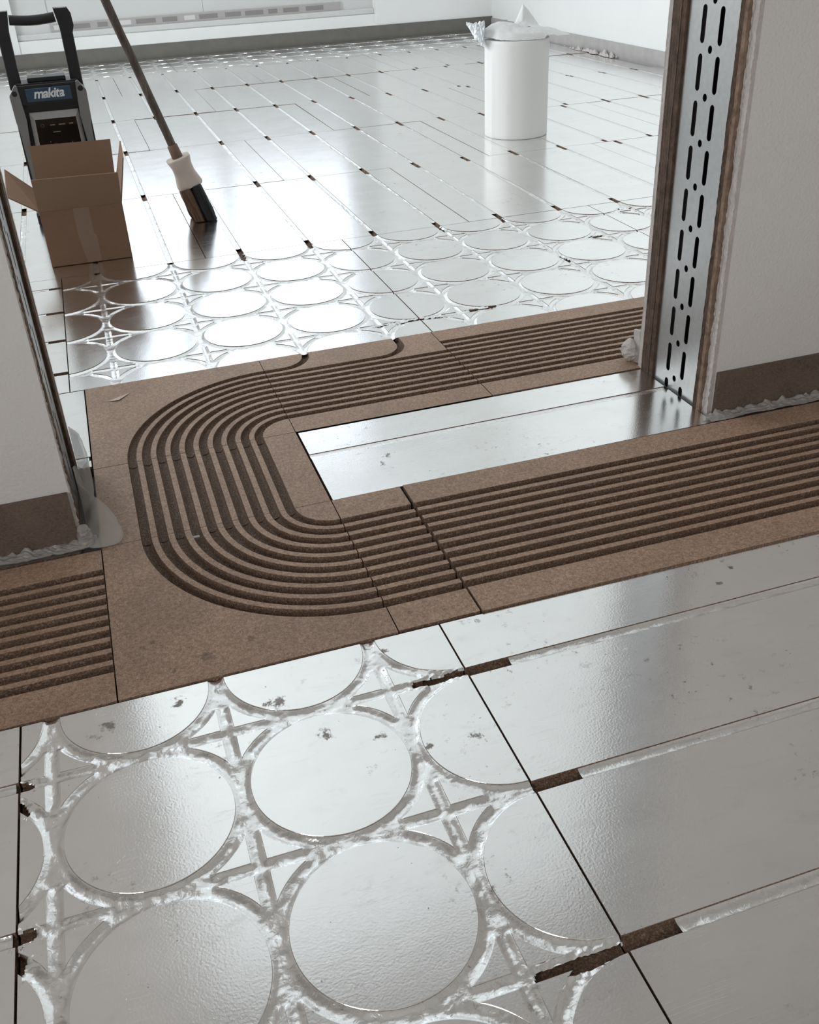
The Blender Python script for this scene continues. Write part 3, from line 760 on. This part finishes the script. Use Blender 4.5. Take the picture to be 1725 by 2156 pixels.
# ================================================================== OBJECTS
# ---- cardboard box
def card_panel(name, p, th, m_out, m_in, parent, base):
    """quad p[0..3] in world coordinates, thickness inwards along -normal"""
    P = [Vector(q) - Vector(base) for q in p]; nrm = (P[1] - P[0]).cross(P[3] - P[0]).normalized() * th
    Q = [q - nrm for q in P]; b = MB()
    b.add(P, [(0, 1, 2, 3)], 0); b.add(Q, [(3, 2, 1, 0)], 1)
    b.add(P + Q, [(1, 0, 4, 5), (2, 1, 5, 6), (3, 2, 6, 7), (0, 3, 7, 4)], 1)
    return b.build(name, [m_out, m_in], parent)
bx = empty('cardboard_box', (-.045, 3.745, .001)); BB = (-.045, 3.745, .001)
x0, x1, y0, y1, zt, t = -.184, .094, 3.592, 3.893, .193, .004
ft = .0015
b = MB()
def lb(*a): return (a[0] - BB[0], a[1] - BB[0], a[2] - BB[1], a[3] - BB[1], a[4] - BB[2], a[5] - BB[2])
b.box(*lb(x0, x1, y0, y0 + t, ft, zt)); b.box(*lb(x0, x1, y1 - t, y1, ft, zt)); b.box(*lb(x0, x0 + t, y0 + t, y1 - t, ft, zt)); b.box(*lb(x1 - t, x1, y0 + t, y1 - t, ft, zt)); b.box(*lb(x0 + t, x1 - t, y0 + t, y1 - t, ft, ft + t))
bevel(b.build('box_body', CARD, bx), .0012)
card_panel('box_flap', [(x0, y0, zt), (x1, y0, zt), (x1 + .003, 3.503, .311), (x0 + .003, 3.503, .317)], t, CARDIN, CARDIN, bx, BB)
card_panel('box_flap', [(x1, y1, zt), (x0, y1, zt), (x0 + .002, 3.960, .344), (x1 + .012, 3.960, .340)], t, CARDIN, CARDIN, bx, BB)
card_panel('box_flap', [(x0, y1, zt), (x0, y0, zt), (-.275, 3.60, .252), (-.282, 3.885, .287)], t, CARDIN, CARDIN, bx, BB)
card_panel('box_flap', [(x1, y0, zt), (x1, y1, zt), (.140, 3.889, .342), (.129, 3.60, .338)], t, CARDIN, CARDIN, bx, BB)
b = MB(); rws = []
for j in range(40):
    z = .004 + (.300 - .004) * j / 39; r = []
    yy = y0 if z <= zt else y0 - (z - zt) * (.089 / .122)
    w0, w1 = (-.073, -.020) if z > .1 else (-.073 + .012 * (1 - z / .1), -.012)
    for i in range(12):
        x = w0 + (w1 - w0) * i / 11
        r.append((x - BB[0], yy - .0012 - .0012 * abs(nz(x * 70, z * 45)) - BB[1], z - BB[2]))
    rws.append(r)
b.grid([r for r in rws if r[0][2] + BB[2] < .198]); tp = b.build('packing_tape', TAPE, bx); tp['label'] = 'wrinkled clear packing tape on the front'
tag(bx, 'open brown cardboard box with flaps up, in front of the radio', 'cardboard box')

# ---- site radio
RB = (-.079, 4.25, .001); rad = empty('site_radio', RB)
def RL(x0, x1, y0, y1, z0, z1): return (x0 - RB[0], x1 - RB[0], y0 - RB[1], y1 - RB[1], z0 - RB[2], z1 - RB[2])
def rp(name, m_, boxes, bev=.004, parent=rad):
    q = MB()
    for bb in boxes: q.box(*RL(*bb))
    return bevel(q.build(name, m_, parent), bev, 3)
# body as chamfered prism (front outline extruded in depth)
def outline_y(name, pts, ya, yb, m_, bev=.004, parent=rad):
    q = MB(); n = len(pts)
    A = [(x - RB[0], ya - RB[1], z - RB[2]) for x, z in pts]; B_ = [(x - RB[0], yb - RB[1], z - RB[2]) for x, z in pts]
    q.add(A, [tuple(range(n))]); q.add(B_, [tuple(range(n))[::-1]])
    q.add(A + B_, [((i + 1) % n, i, n + i, n + (i + 1) % n) for i in range(n)])
    return bevel(q.build(name, m_, parent), bev, 2, 25)
outline_y('radio_body', [(-.205, .03), (.045, .03), (.058, .10), (.058, .49), (.034, .524), (-.192, .524), (-.216, .49), (-.216, .10)], 4.19, 4.33, BLK, .006)
outline_y('top_fascia', [(-.180, .455), (.020, .455), (.030, .47), (.030, .520), (-.188, .520), (-.188, .47)], 4.168, 4.19, BLK, .004)
for sgn, xa in ((-1, -.079), (1, -.079)):
    f = lambda dx: xa + sgn * dx
    pts = [(f(.139), .05), (f(.121), .05), (f(.115), .20), (f(.104), .33), (f(.098), .40), (f(.105), .52), (f(.113), .525), (f(.139), .49), (f(.137), .40), (f(.132), .36), (f(.127), .20)]
    if sgn > 0: pts = pts[::-1]
    o = outline_y('side_bumper', pts if sgn < 0 else pts, 4.158, 4.192, GREY, .005); o['label'] = 'light grey corner bumper'
    q = MB(); c_ = Vector((f(.119) - RB[0], 4.156 - RB[1], .497 - RB[2]))
    q.tube([c_, c_ + Vector((0, .006, 0))], .0095, 20); q.tube([c_ - Vector((0, .002, 0)), c_], .004, 10); q.build('screw', BLK, o)
    # handle post
    q = MB(); q.box(*RL(f(.112) - .022, f(.112) + .022, 4.23, 4.262, .50, .70)); bevel(q.build('handle_post', BLK, rad), .005, 2)
    pts = [(f(.080), .765), (f(.130), .765), (f(.140), .745), (f(.142), .705), (f(.130), .672), (f(.092), .680), (f(.088), .715)]
    outline_y('handle_corner', pts if sgn > 0 else pts[::-1], 4.218, 4.272, BLK, .005)
    q = MB(); q.box(*RL(f(.118) - .03, f(.118) + .03, 4.21, 4.35, 0, .05)); bevel(q.build('foot', BLK, rad), .006, 2)
q = MB(); n_ = 14
q.tube([Vector((-.160 - RB[0] + .162 * i / n_, 4.246 - RB[1], .735 - .006 * sin(pi * i / n_) - RB[2])) for i in range(n_ + 1)], .0175, 14); q.build('handle_grip', BLK, rad)
rp('battery_lid', BLK, [(-.145, -.005, 4.215, 4.30, .524, .540)], .003)
# badge and lettering
bd = rp('badge', BADGE, [(-.160, .005, 4.162, 4.1695, .463, .510)], .003)
cu = bpy.data.curves.new('lettering', 'FONT'); cu.body = 'makita'; cu.size = .046; cu.shear = .25; cu.extrude = .0006; cu.offset = .0013; cu.align_x = 'CENTER'; cu.space_character = .9
to = bpy.data.objects.new('tmp', cu); COL.objects.link(to); bpy.context.view_layer.update()
me = bpy.data.meshes.new_from_object(to.evaluated_get(bpy.context.evaluated_depsgraph_get()))
bpy.data.objects.remove(to); bpy.data.curves.remove(cu); me.name = 'logo_lettering'; me.materials.clear(); me.materials.append(LOGO)
lo = bpy.data.objects.new('logo_lettering', me); COL.objects.link(lo); lo.parent = bd; lo.location = (-.078 - RB[0], 4.1612 - RB[1], .4755 - RB[2]); lo.rotation_euler = (pi / 2, 0, 0)
# display unit
q = MB()
o_ = [(-.172, .18), (.022, .18), (.017, .424), (-.164, .424)]; i_ = [(-.155, .19), (.005, .19), (.002, .400), (-.148, .400)]
def V_(p, y): return (p[0] - RB[0], y - RB[1], p[1] - RB[2])
q.add([V_(p, 4.178) for p in o_] + [V_(p, 4.166) for p in i_], [(0, 1, 5, 4), (1, 2, 6, 5), (2, 3, 7, 6), (3, 0, 4, 7)])
q.add([V_(p, 4.192) for p in o_] + [V_(p, 4.178) for p in o_], [(0, 1, 5, 4), (1, 2, 6, 5), (2, 3, 7, 6), (3, 0, 4, 7)]); ds = q.build('display_frame', LGREY, rad)
q = MB(); q.add([V_(p, 4.168) for p in i_], [(0, 1, 2, 3)]); dp = q.build('display_panel', BLKG, ds)
for xa, xb, za, zb_ in ((-.098, -.080, .375, .379), (-.066, -.042, .375, .379), (-.028, -.013, .375, .379), (-.092, -.064, .350, .353), (-.030, -.027, .302, .312), (-.110, -.108, .315, .320)):
    q = MB(); q.box(*RL(xa, xb, 4.1672, 4.1678, za, zb_)); q.build('display_print', PRINT, dp)
for cx_, cz, r_ in ((-.126, .377, .0062), (-.091, .301, .0105)):
    q = MB()
    for k in range(20):
        a0, a1 = 2 * pi * k / 20, 2 * pi * (k + .62) / 20
        q.add([V_((cx_ + r_ * cos(a0), cz + r_ * sin(a0)), 4.1674), V_((cx_ + r_ * cos(a1), cz + r_ * sin(a1)), 4.1674), V_((cx_ + (r_ - .0012) * cos(a1), cz + (r_ - .0012) * sin(a1)), 4.1674), V_((cx_ + (r_ - .0012) * cos(a0), cz + (r_ - .0012) * sin(a0)), 4.1674)], [(0, 1, 2, 3)])
    q.build('display_print', PRINT, dp)
rp('charger_module', BLK, [(-.17, .02, 4.18, 4.20, .06, .17)], .006)
tag(rad, 'black and grey jobsite radio with tall carrying handle, behind the cardboard box', 'radio')

# ---- broom
top = Vector((.005, 4.01, 1.40)); base = Vector((.366, 4.0, .165)); dirv = (top - base).normalized()
br = empty('broom', (.405, 4.0, .001)); BO = Vector((.405, 4.0, .001))
xd = Vector((0, 1, 0)).cross(dirv) * -1                     # sideways across the block in the picture
xd = Vector((dirv.z, 0, -dirv.x)).normalized(); yd = dirv.cross(xd) * -1
q = MB(); pts = [base + dirv * (.085 + (1.19 - .085) * i / 12) + xd * .0006 * sin(i * 2.1) for i in range(13)]
q.tube([p - BO for p in pts], [.0158 - .0006 * (i % 2) for i in range(13)], 14); q.build('broomstick', STICK, br)
q = MB(); q.tube([base + dirv * a - BO for a in (.045, .085, .128, .130)], [.018, .0215, .0195, .015], 16); q.build('handle_socket', SOCK, br)
# pale flared block
q = MB(); secs = [(-.032, .048, .050), (-.026, .051, .052), (-.010, .047, .048), (.020, .040, .044), (.050, .040, .042), (.076, .047, .044), (.080, .045, .040)]
rws = []
for a, hw, hd in secs:
    r = []
    for k in range(32):
        th = 2 * pi * k / 32; c_, s_ = cos(th), sin(th); e = .42
        r.append(base + dirv * a + xd * hw * math.copysign(abs(c_) ** e, c_) + Vector((0, 1, 0)) * hd * math.copysign(abs(s_) ** e, s_) - BO)
    rws.append(r)
q.grid(rws, 0, True, True); q.add(rws[0], [tuple(range(32))[::-1]]); q.add(rws[-1], [tuple(range(32))]); q.build('broom_block', HEADW, br)
def bristles(name, u0, u1, m_, seed):
    q = MB(); rws = []; n = 64
    L = .155
    for j in range(15):
        a = -.030 - L * j / 14; r = []
        fl = 1 + .12 * sin(pi * j / 14) + .05 * j / 14
        for k in range(n):
            th = 2 * pi * k / n; c_, s_ = cos(th), sin(th); e = .5
            u = (u0 + u1) / 2 + (u1 - u0) / 2 * math.copysign(abs(c_) ** e, c_) * fl; v = .055 * math.copysign(abs(s_) ** e, s_) * fl
            wob = .0028 * nz(k * 1.9, seed, j * .16) * (1 + j / 6)
            p = base + dirv * a + xd * (u + wob) + Vector((0, v + wob, 0))
            p.z = max(p.z, .0035 + .004 * abs(nz(k * 2.3, seed)))
            r.append(p - BO)
        rws.append(r)
    q.grid(rws, 0, False, True); q.add(rws[-1], [tuple(range(n))]); q.build(name, m_, br)
bristles('brown_bristles', -.048, -.006, BRB, 1); bristles('black_bristles', -.004, .038, BRK, 2)
tag(br, 'long-handled brush with pale block and brown and black bristles, standing on the foil floor', 'broom')

# ---- white roll with plastic on top
RCX, RCY, RR, RH = 2.155, 4.886, .160, .452
rl = empty('white_roll', (RCX, RCY, .001))
q = MB(); n = 96; rws = []
for z in (0, .004, .02, .15, .3, RH - .02, RH - .003, RH):
    r = []
    for k in range(n):
        th = 2 * pi * k / n; rr = RR - (.003 if z in (0, RH) else 0) + .0016 * nz(cos(th) * 3, sin(th) * 3, z * 2)
        d_ = (th - 3.45); rr += .006 * math.exp(-(d_ / .05) ** 2) * (1 if z < .32 else 0)
        r.append((rr * cos(th), rr * sin(th), z))
    rws.append(r)
q.grid(rws, 0, True, True)
core = [[(.04 * cos(2 * pi * k / n), .04 * sin(2 * pi * k / n), z) for k in range(n)] for z in (RH - .001, .02)]
q.grid([rws[-1], core[0], core[1]], 1, True, True); q.add(rws[0], [tuple(range(n))[::-1]], 1)
q.build('foam_roll', [ROLLM, ROLLE], rl)
tag(rl, 'thick white foam roll standing on end in the far room', 'roll')
ang = math.radians(-23.8)
ps = empty('plastic_sheet', (RCX, RCY, RH + .002), (0, 0, ang))      # u right as seen from the door, v away
q = MB(); rws = []; nr, nt_ = 22, 96
for j in range(nr + 1):
    s_ = j / nr; r = []
    for k in range(nt_):
        th = 2 * pi * k / nt_; R_ = .158 + .10 * math.exp(-((((th + pi) % (2 * pi)) - pi + .1) / .38) ** 2) + .012 * nz(cos(th) * 2, sin(th) * 2, 4)
        # left bulge
        dl = (th - pi) / .35; R_ += .035 * math.exp(-dl * dl)
        u, v = R_ * s_ * cos(th), R_ * s_ * sin(th)
        z = .016 + .030 * (1 - s_ ** 3) + .005 * nz(u * 22, v * 22, 2) + .004 * nz(u * 60, v * 60, 3)
        z += .10 * max(0, 1 - abs(u - .028) / (.10 if u > .028 else .045)) * math.exp(-((v - .10) / .045) ** 2) + .028 * math.exp(-((u + .09) / .09) ** 2 - (v / .12) ** 2)
        if s_ > .88: z -= (s_ - .88) / .12 * (.018 if R_ < .17 else -.002)
        z = max(z, .002) if R_ * s_ < .163 else max(z - (R_ * s_ - .163) * .12, .001)
        r.append((u, v, z))
    rws.append(r)
q.grid(rws, 0, True, True); q.build('draped_sheet', SHEET, ps)
q = MB(); rws = []
for j in range(26):
    a = j / 25; r = []
    for k in range(22):
        th = 2 * pi * k / 22; wd = .052 * (1 - a) ** .9 + .004; hh = .045 * (1 - a) ** 1.0 + .003
        f_ = 1 + .55 * nz(cos(th) * 1.8 + a * 9, sin(th) * 1.8, a * 11 + 3)
        uu, vv = -.158 - .090 * a + .01 * nz(k, a * 5), -.06 + wd * cos(th) * f_
        zz = .035 + .045 * a * a - .05 * (1 - a) * (.4 if sin(th) < 0 else 0) + hh * sin(th) * f_
        r.append((uu, vv, max(zz, .003) if uu * uu + vv * vv < .029 else zz))
    rws.append(r)
q.grid(rws, 0, False, True); bg = q.build('crumpled_corner', BAG, ps)
for u, v, z, a, b_ in ((.055, -.01, .047, .010, .005), (-.055, .065, .072, .012, .004)):
    q = MB(); q.add([(u + a * cos(2 * pi * k / 16), v + b_ * 1.6 * sin(2 * pi * k / 16), z) for k in range(16)], [tuple(range(16))]); q.build('dark_spot', DARKV, ps)  # flat near-black spots lying on the sheet
tag(ps, 'translucent plastic sheet draped over the top of the white roll', 'plastic sheet')

# ---- plastic apron strips at the foot of the near walls
def apron(name, pts, w, label, seed, z0=.003, amp=.006):
    q = MB(); rws = []; P = pts; b0 = P[0]
    seglen = [0]
    for i in range(1, len(P)): seglen.append(seglen[-1] + (Vector(P[i]) - Vector(P[i - 1])).length)
    n = int(seglen[-1] / .006)
    for j in range(n + 1):
        s_ = seglen[-1] * j / n; i = max(k for k in range(len(P)) if seglen[k] <= s_ + 1e-9); i = min(i, len(P) - 2)
        f_ = (s_ - seglen[i]) / (seglen[i + 1] - seglen[i]); p = Vector(P[i]).lerp(Vector(P[i + 1]), f_)
        r = []
        for k in range(9):
            t_ = k / 8; y = p.y - w * t_ * (1 + .35 * nz(s_ * 14, seed)) ; 
            z = z0 + amp * (.35 + .8 * nz(s_ * 60, t_ * 5, seed) + 1.0 * nz(s_ * 150, t_ * 9, seed + 3)) * (1 - .75 * t_) + .012 * max(0, nz(s_ * 45, 3, seed) + .1) * (1 - t_) ** 2
            r.append((p.x - b0[0], y - b0[1], max(z, .0045 if t_ < .99 else .0042)))
        rws.append(r)
    q.grid(rws, 0, False); o = q.build(name, FILM2, None, (b0[0], b0[1], 0)); tag(o, label, 'plastic film'); return o
apron('film_apron', [(JR - .012, 1.700, 0), (JR + .03, 1.700, 0), (2.5, 1.700, 0)], .034, 'crinkled translucent film strip along the foot of the right wall', 3, .004)
apron('film_apron', [(-1.0, 1.700, 0), (-.16, 1.702, 0), (-.125, 1.705, 0)], .030, 'crinkled translucent film strip along the foot of the left wall', 6, .0045, .007)
# tall loose film at the left jamb: ribbon from jamb back to its front corner
def ribbon(bot, top, n=60, m_=8, mat_=FILM, name='loose_plastic_film', label='', cat='plastic film', thick=.0012, amp=.002):
    def cat_(P, t):
        k = min(int(t * (len(P) - 1)), len(P) - 2); f_ = t * (len(P) - 1) - k
        g_ = lambda i: Vector(P[max(0, min(len(P) - 1, i))])
        p0, p1, p2, p3 = g_(k - 1), g_(k), g_(k + 1), g_(k + 2)
        return .5 * ((2 * p1) + (p2 - p0) * f_ + (2 * p0 - 5 * p1 + 4 * p2 - p3) * f_ ** 2 + (3 * p1 - p0 - 3 * p2 + p3) * f_ ** 3)
    b0 = Vector(bot[len(bot) // 2]); q = MB(); rws = []
    for j in range(n + 1):
        a, c = cat_(bot, j / n), cat_(top, j / n); r = []
        for k in range(m_ + 1):
            t_ = k / m_; p = a.lerp(c, t_) + Vector((amp * nz(j * .35, k * .6), amp * nz(j * .4, k * .5, 5), 0)) * t_
            r.append(p - b0)
        rws.append(r)
    q.grid(rws, 0, True); o = q.build(name, mat_, None, b0); s_ = o.modifiers.new('t', 'SOLIDIFY'); s_.thickness = thick; tag(o, label, cat); return o
ribbon([(-.150, 2.006, .004), (-.128, 2.000, .004), (-.1225, 1.93, .005), (-.124, 1.86, .005), (-.135, 1.83, .005), (-.143, 1.81, .006), (-.144, 1.79, .006), (-.143, 1.77, .006), (-.142, 1.75, .006), (-.142, 1.73, .006), (-.142, 1.71, .006), (-.142, 1.70, .006), (-.143, 1.69, .006)],
       [(-.149, 2.012, .108), (-.131, 1.985, .100), (-.119, 1.915, .080), (-.130, 1.868, .078), (-.145, 1.862, .088), (-.147, 1.84, .088), (-.139, 1.800, .076), (-.118, 1.775, .060), (-.095, 1.745, .046), (-.077, 1.695, .026), (-.080, 1.668, .009), (-.112, 1.660, .007), (-.140, 1.668, .007)],
       label='translucent film strip curling out over the boards at the left jamb', n=150)
q = MB(); rws = []
for j in range(20):
    a = j / 19; rws.append([( -.146 + .016 * cos(2 * pi * k / 16) * (1 + .5 * nz(k, a * 7)) * (1 - .35 * a) - (-.146), 1.690 + .016 * sin(2 * pi * k / 16) * (1 + .5 * nz(k + 5, a * 7)) - 1.69, .006 + .034 * a) for k in range(16)])
q.grid(rws, 0, True, True); q.add(rws[-1], [tuple(range(16))]); o = q.build('crumpled_film', FILM, None, (-.146, 1.69, 0)); tag(o, 'crumpled ball of grey film at the front corner of the left jamb', 'plastic film')
# plaster crumb and board offcut at the right jamb
q = MB(); q.box(-.004, .004, -.012, .012, 0, .085); o = q.build('plaster_offcut', PLAST, None, (JR + .008, 2.030, .003), (math.radians(-7), 0, .15)); tag(o, 'thin upright plaster offcut leaning at the rear of the right jamb', 'plaster piece')
q = MB(); rws = []
for j in range(14):
    a = j / 13; rr = .026 * sin(pi * (a * .93 + .07)) ** .8
    rws.append([(rr * .75 * cos(2 * pi * k / 18) * (1 + .5 * nz(cos(k) * 2, a * 6, 2)), rr * sin(2 * pi * k / 18) * (1 + .5 * nz(sin(k) * 2, a * 6, 7)), .062 * a) for k in range(18)])
q.grid(rws, 0, False, True); q.add(rws[0], [tuple(range(18))[::-1]]); q.add(rws[-1], [tuple(range(18))]); o = q.build('plaster_lump', PLAST, None, (JR - .006, 2.052, .003)); tag(o, 'lump of rough white plaster on the grooves behind the right jamb', 'plaster piece')
# scraps
def scrap(name, pts, label, z=.0045, m_=SCRAP, bend=.002, cat='scrap'):
    q = MB(); c = pts[0]; n = len(pts)
    q.add([(x - c[0], y - c[1], bend * (i % 2)) for i, (x, y) in enumerate(pts)] + [(x - c[0], y - c[1], bend * (i % 2) + .0006) for i, (x, y) in enumerate(pts)],
          [tuple(range(n))[::-1], tuple(range(n, 2 * n))] + [(i, (i + 1) % n, n + (i + 1) % n, n + i) for i in range(n)])
    o = q.build(name, m_, None, (c[0], c[1], z)); tag(o, label, cat)
scrap('paper_scrap', [(-.068, 2.352), (-.040, 2.345), (-.008, 2.385), (-.034, 2.366)], 'small pale scrap lying on the far curved corner tile', .0022)
scrap('plastic_clip', [(.045, 1.643), (.065, 1.643), (.065, 1.651), (.045, 1.651)], 'tiny pale plastic clip stuck in a groove of the near curved corner tile', -.004, m_=LGREY, bend=.0005)
q = MB(); random.seed(5)
for k in range(170):
    x, y = random.choice(((random.uniform(-.1, .33), random.uniform(1.23, 2.44)), (random.uniform(.5, 1.6), random.uniform(1.22, 1.28)), (random.uniform(-.1, .0), random.uniform(2.02, 2.42)), (random.uniform(-.1, 1.2), random.uniform(2.01, 2.06)), (random.uniform(-.11, -.06), random.uniform(1.25, 2.3))))
    rr = sqrt((x - XB_) ** 2 + (y - (YM0 if y < 1.83 else YM1)) ** 2)
    if y < YM0 or y > YM1:
        if R0 - .004 < rr < .385 and x < XB_: continue
    elif -.05 < x < .265: continue
    if x > XB_ and YM0 < y < YM1: continue
    s_ = random.uniform(.0006, .0017); a = random.uniform(0, pi); z = .0042 if x > .48 and y < 1.7 else .0026
    q.add([(x + s_ * 1.8 * cos(a), y + s_ * 1.8 * sin(a), z), (x - s_ * sin(a) * .6, y + s_ * cos(a) * .6, z + .0007), (x - s_ * 1.8 * cos(a), y - s_ * 1.8 * sin(a), z), (x + s_ * sin(a) * .6, y - s_ * cos(a) * .6, z + .0004)], [(0, 1, 2, 3)])
o = q.build('wood_dust', SCRAP); tag(o, 'fine pale wood dust and chips scattered on the brown boards', 'dust', kind='stuff')

q = MB()
for k in range(46):
    y = random.uniform(7.05, 7.95); w_ = math.exp(-((y - 7.4) / .28) ** 2); x = XR - .03 - random.uniform(0, .04); r_ = random.uniform(.006, .022) * (.4 + w_)
    vs = [(x + r_ * cos(a_) * random.uniform(.7, 1.2), y + 1.8 * r_ * sin(a_) * random.uniform(.7, 1.2), .002) for a_ in (0, 1.05, 2.1, 3.14, 4.2, 5.2)] + [(x, y, .002 + r_ * random.uniform(.8, 1.8))]
    q.add(vs, [(i, (i + 1) % 6, 6) for i in range(6)] + [(5, 4, 3, 2, 1, 0)])
o = q.build('plaster_crumbs', PLAST); tag(o, 'pale plaster crumbs heaped along the foot of the right wall', 'rubble', kind='stuff')
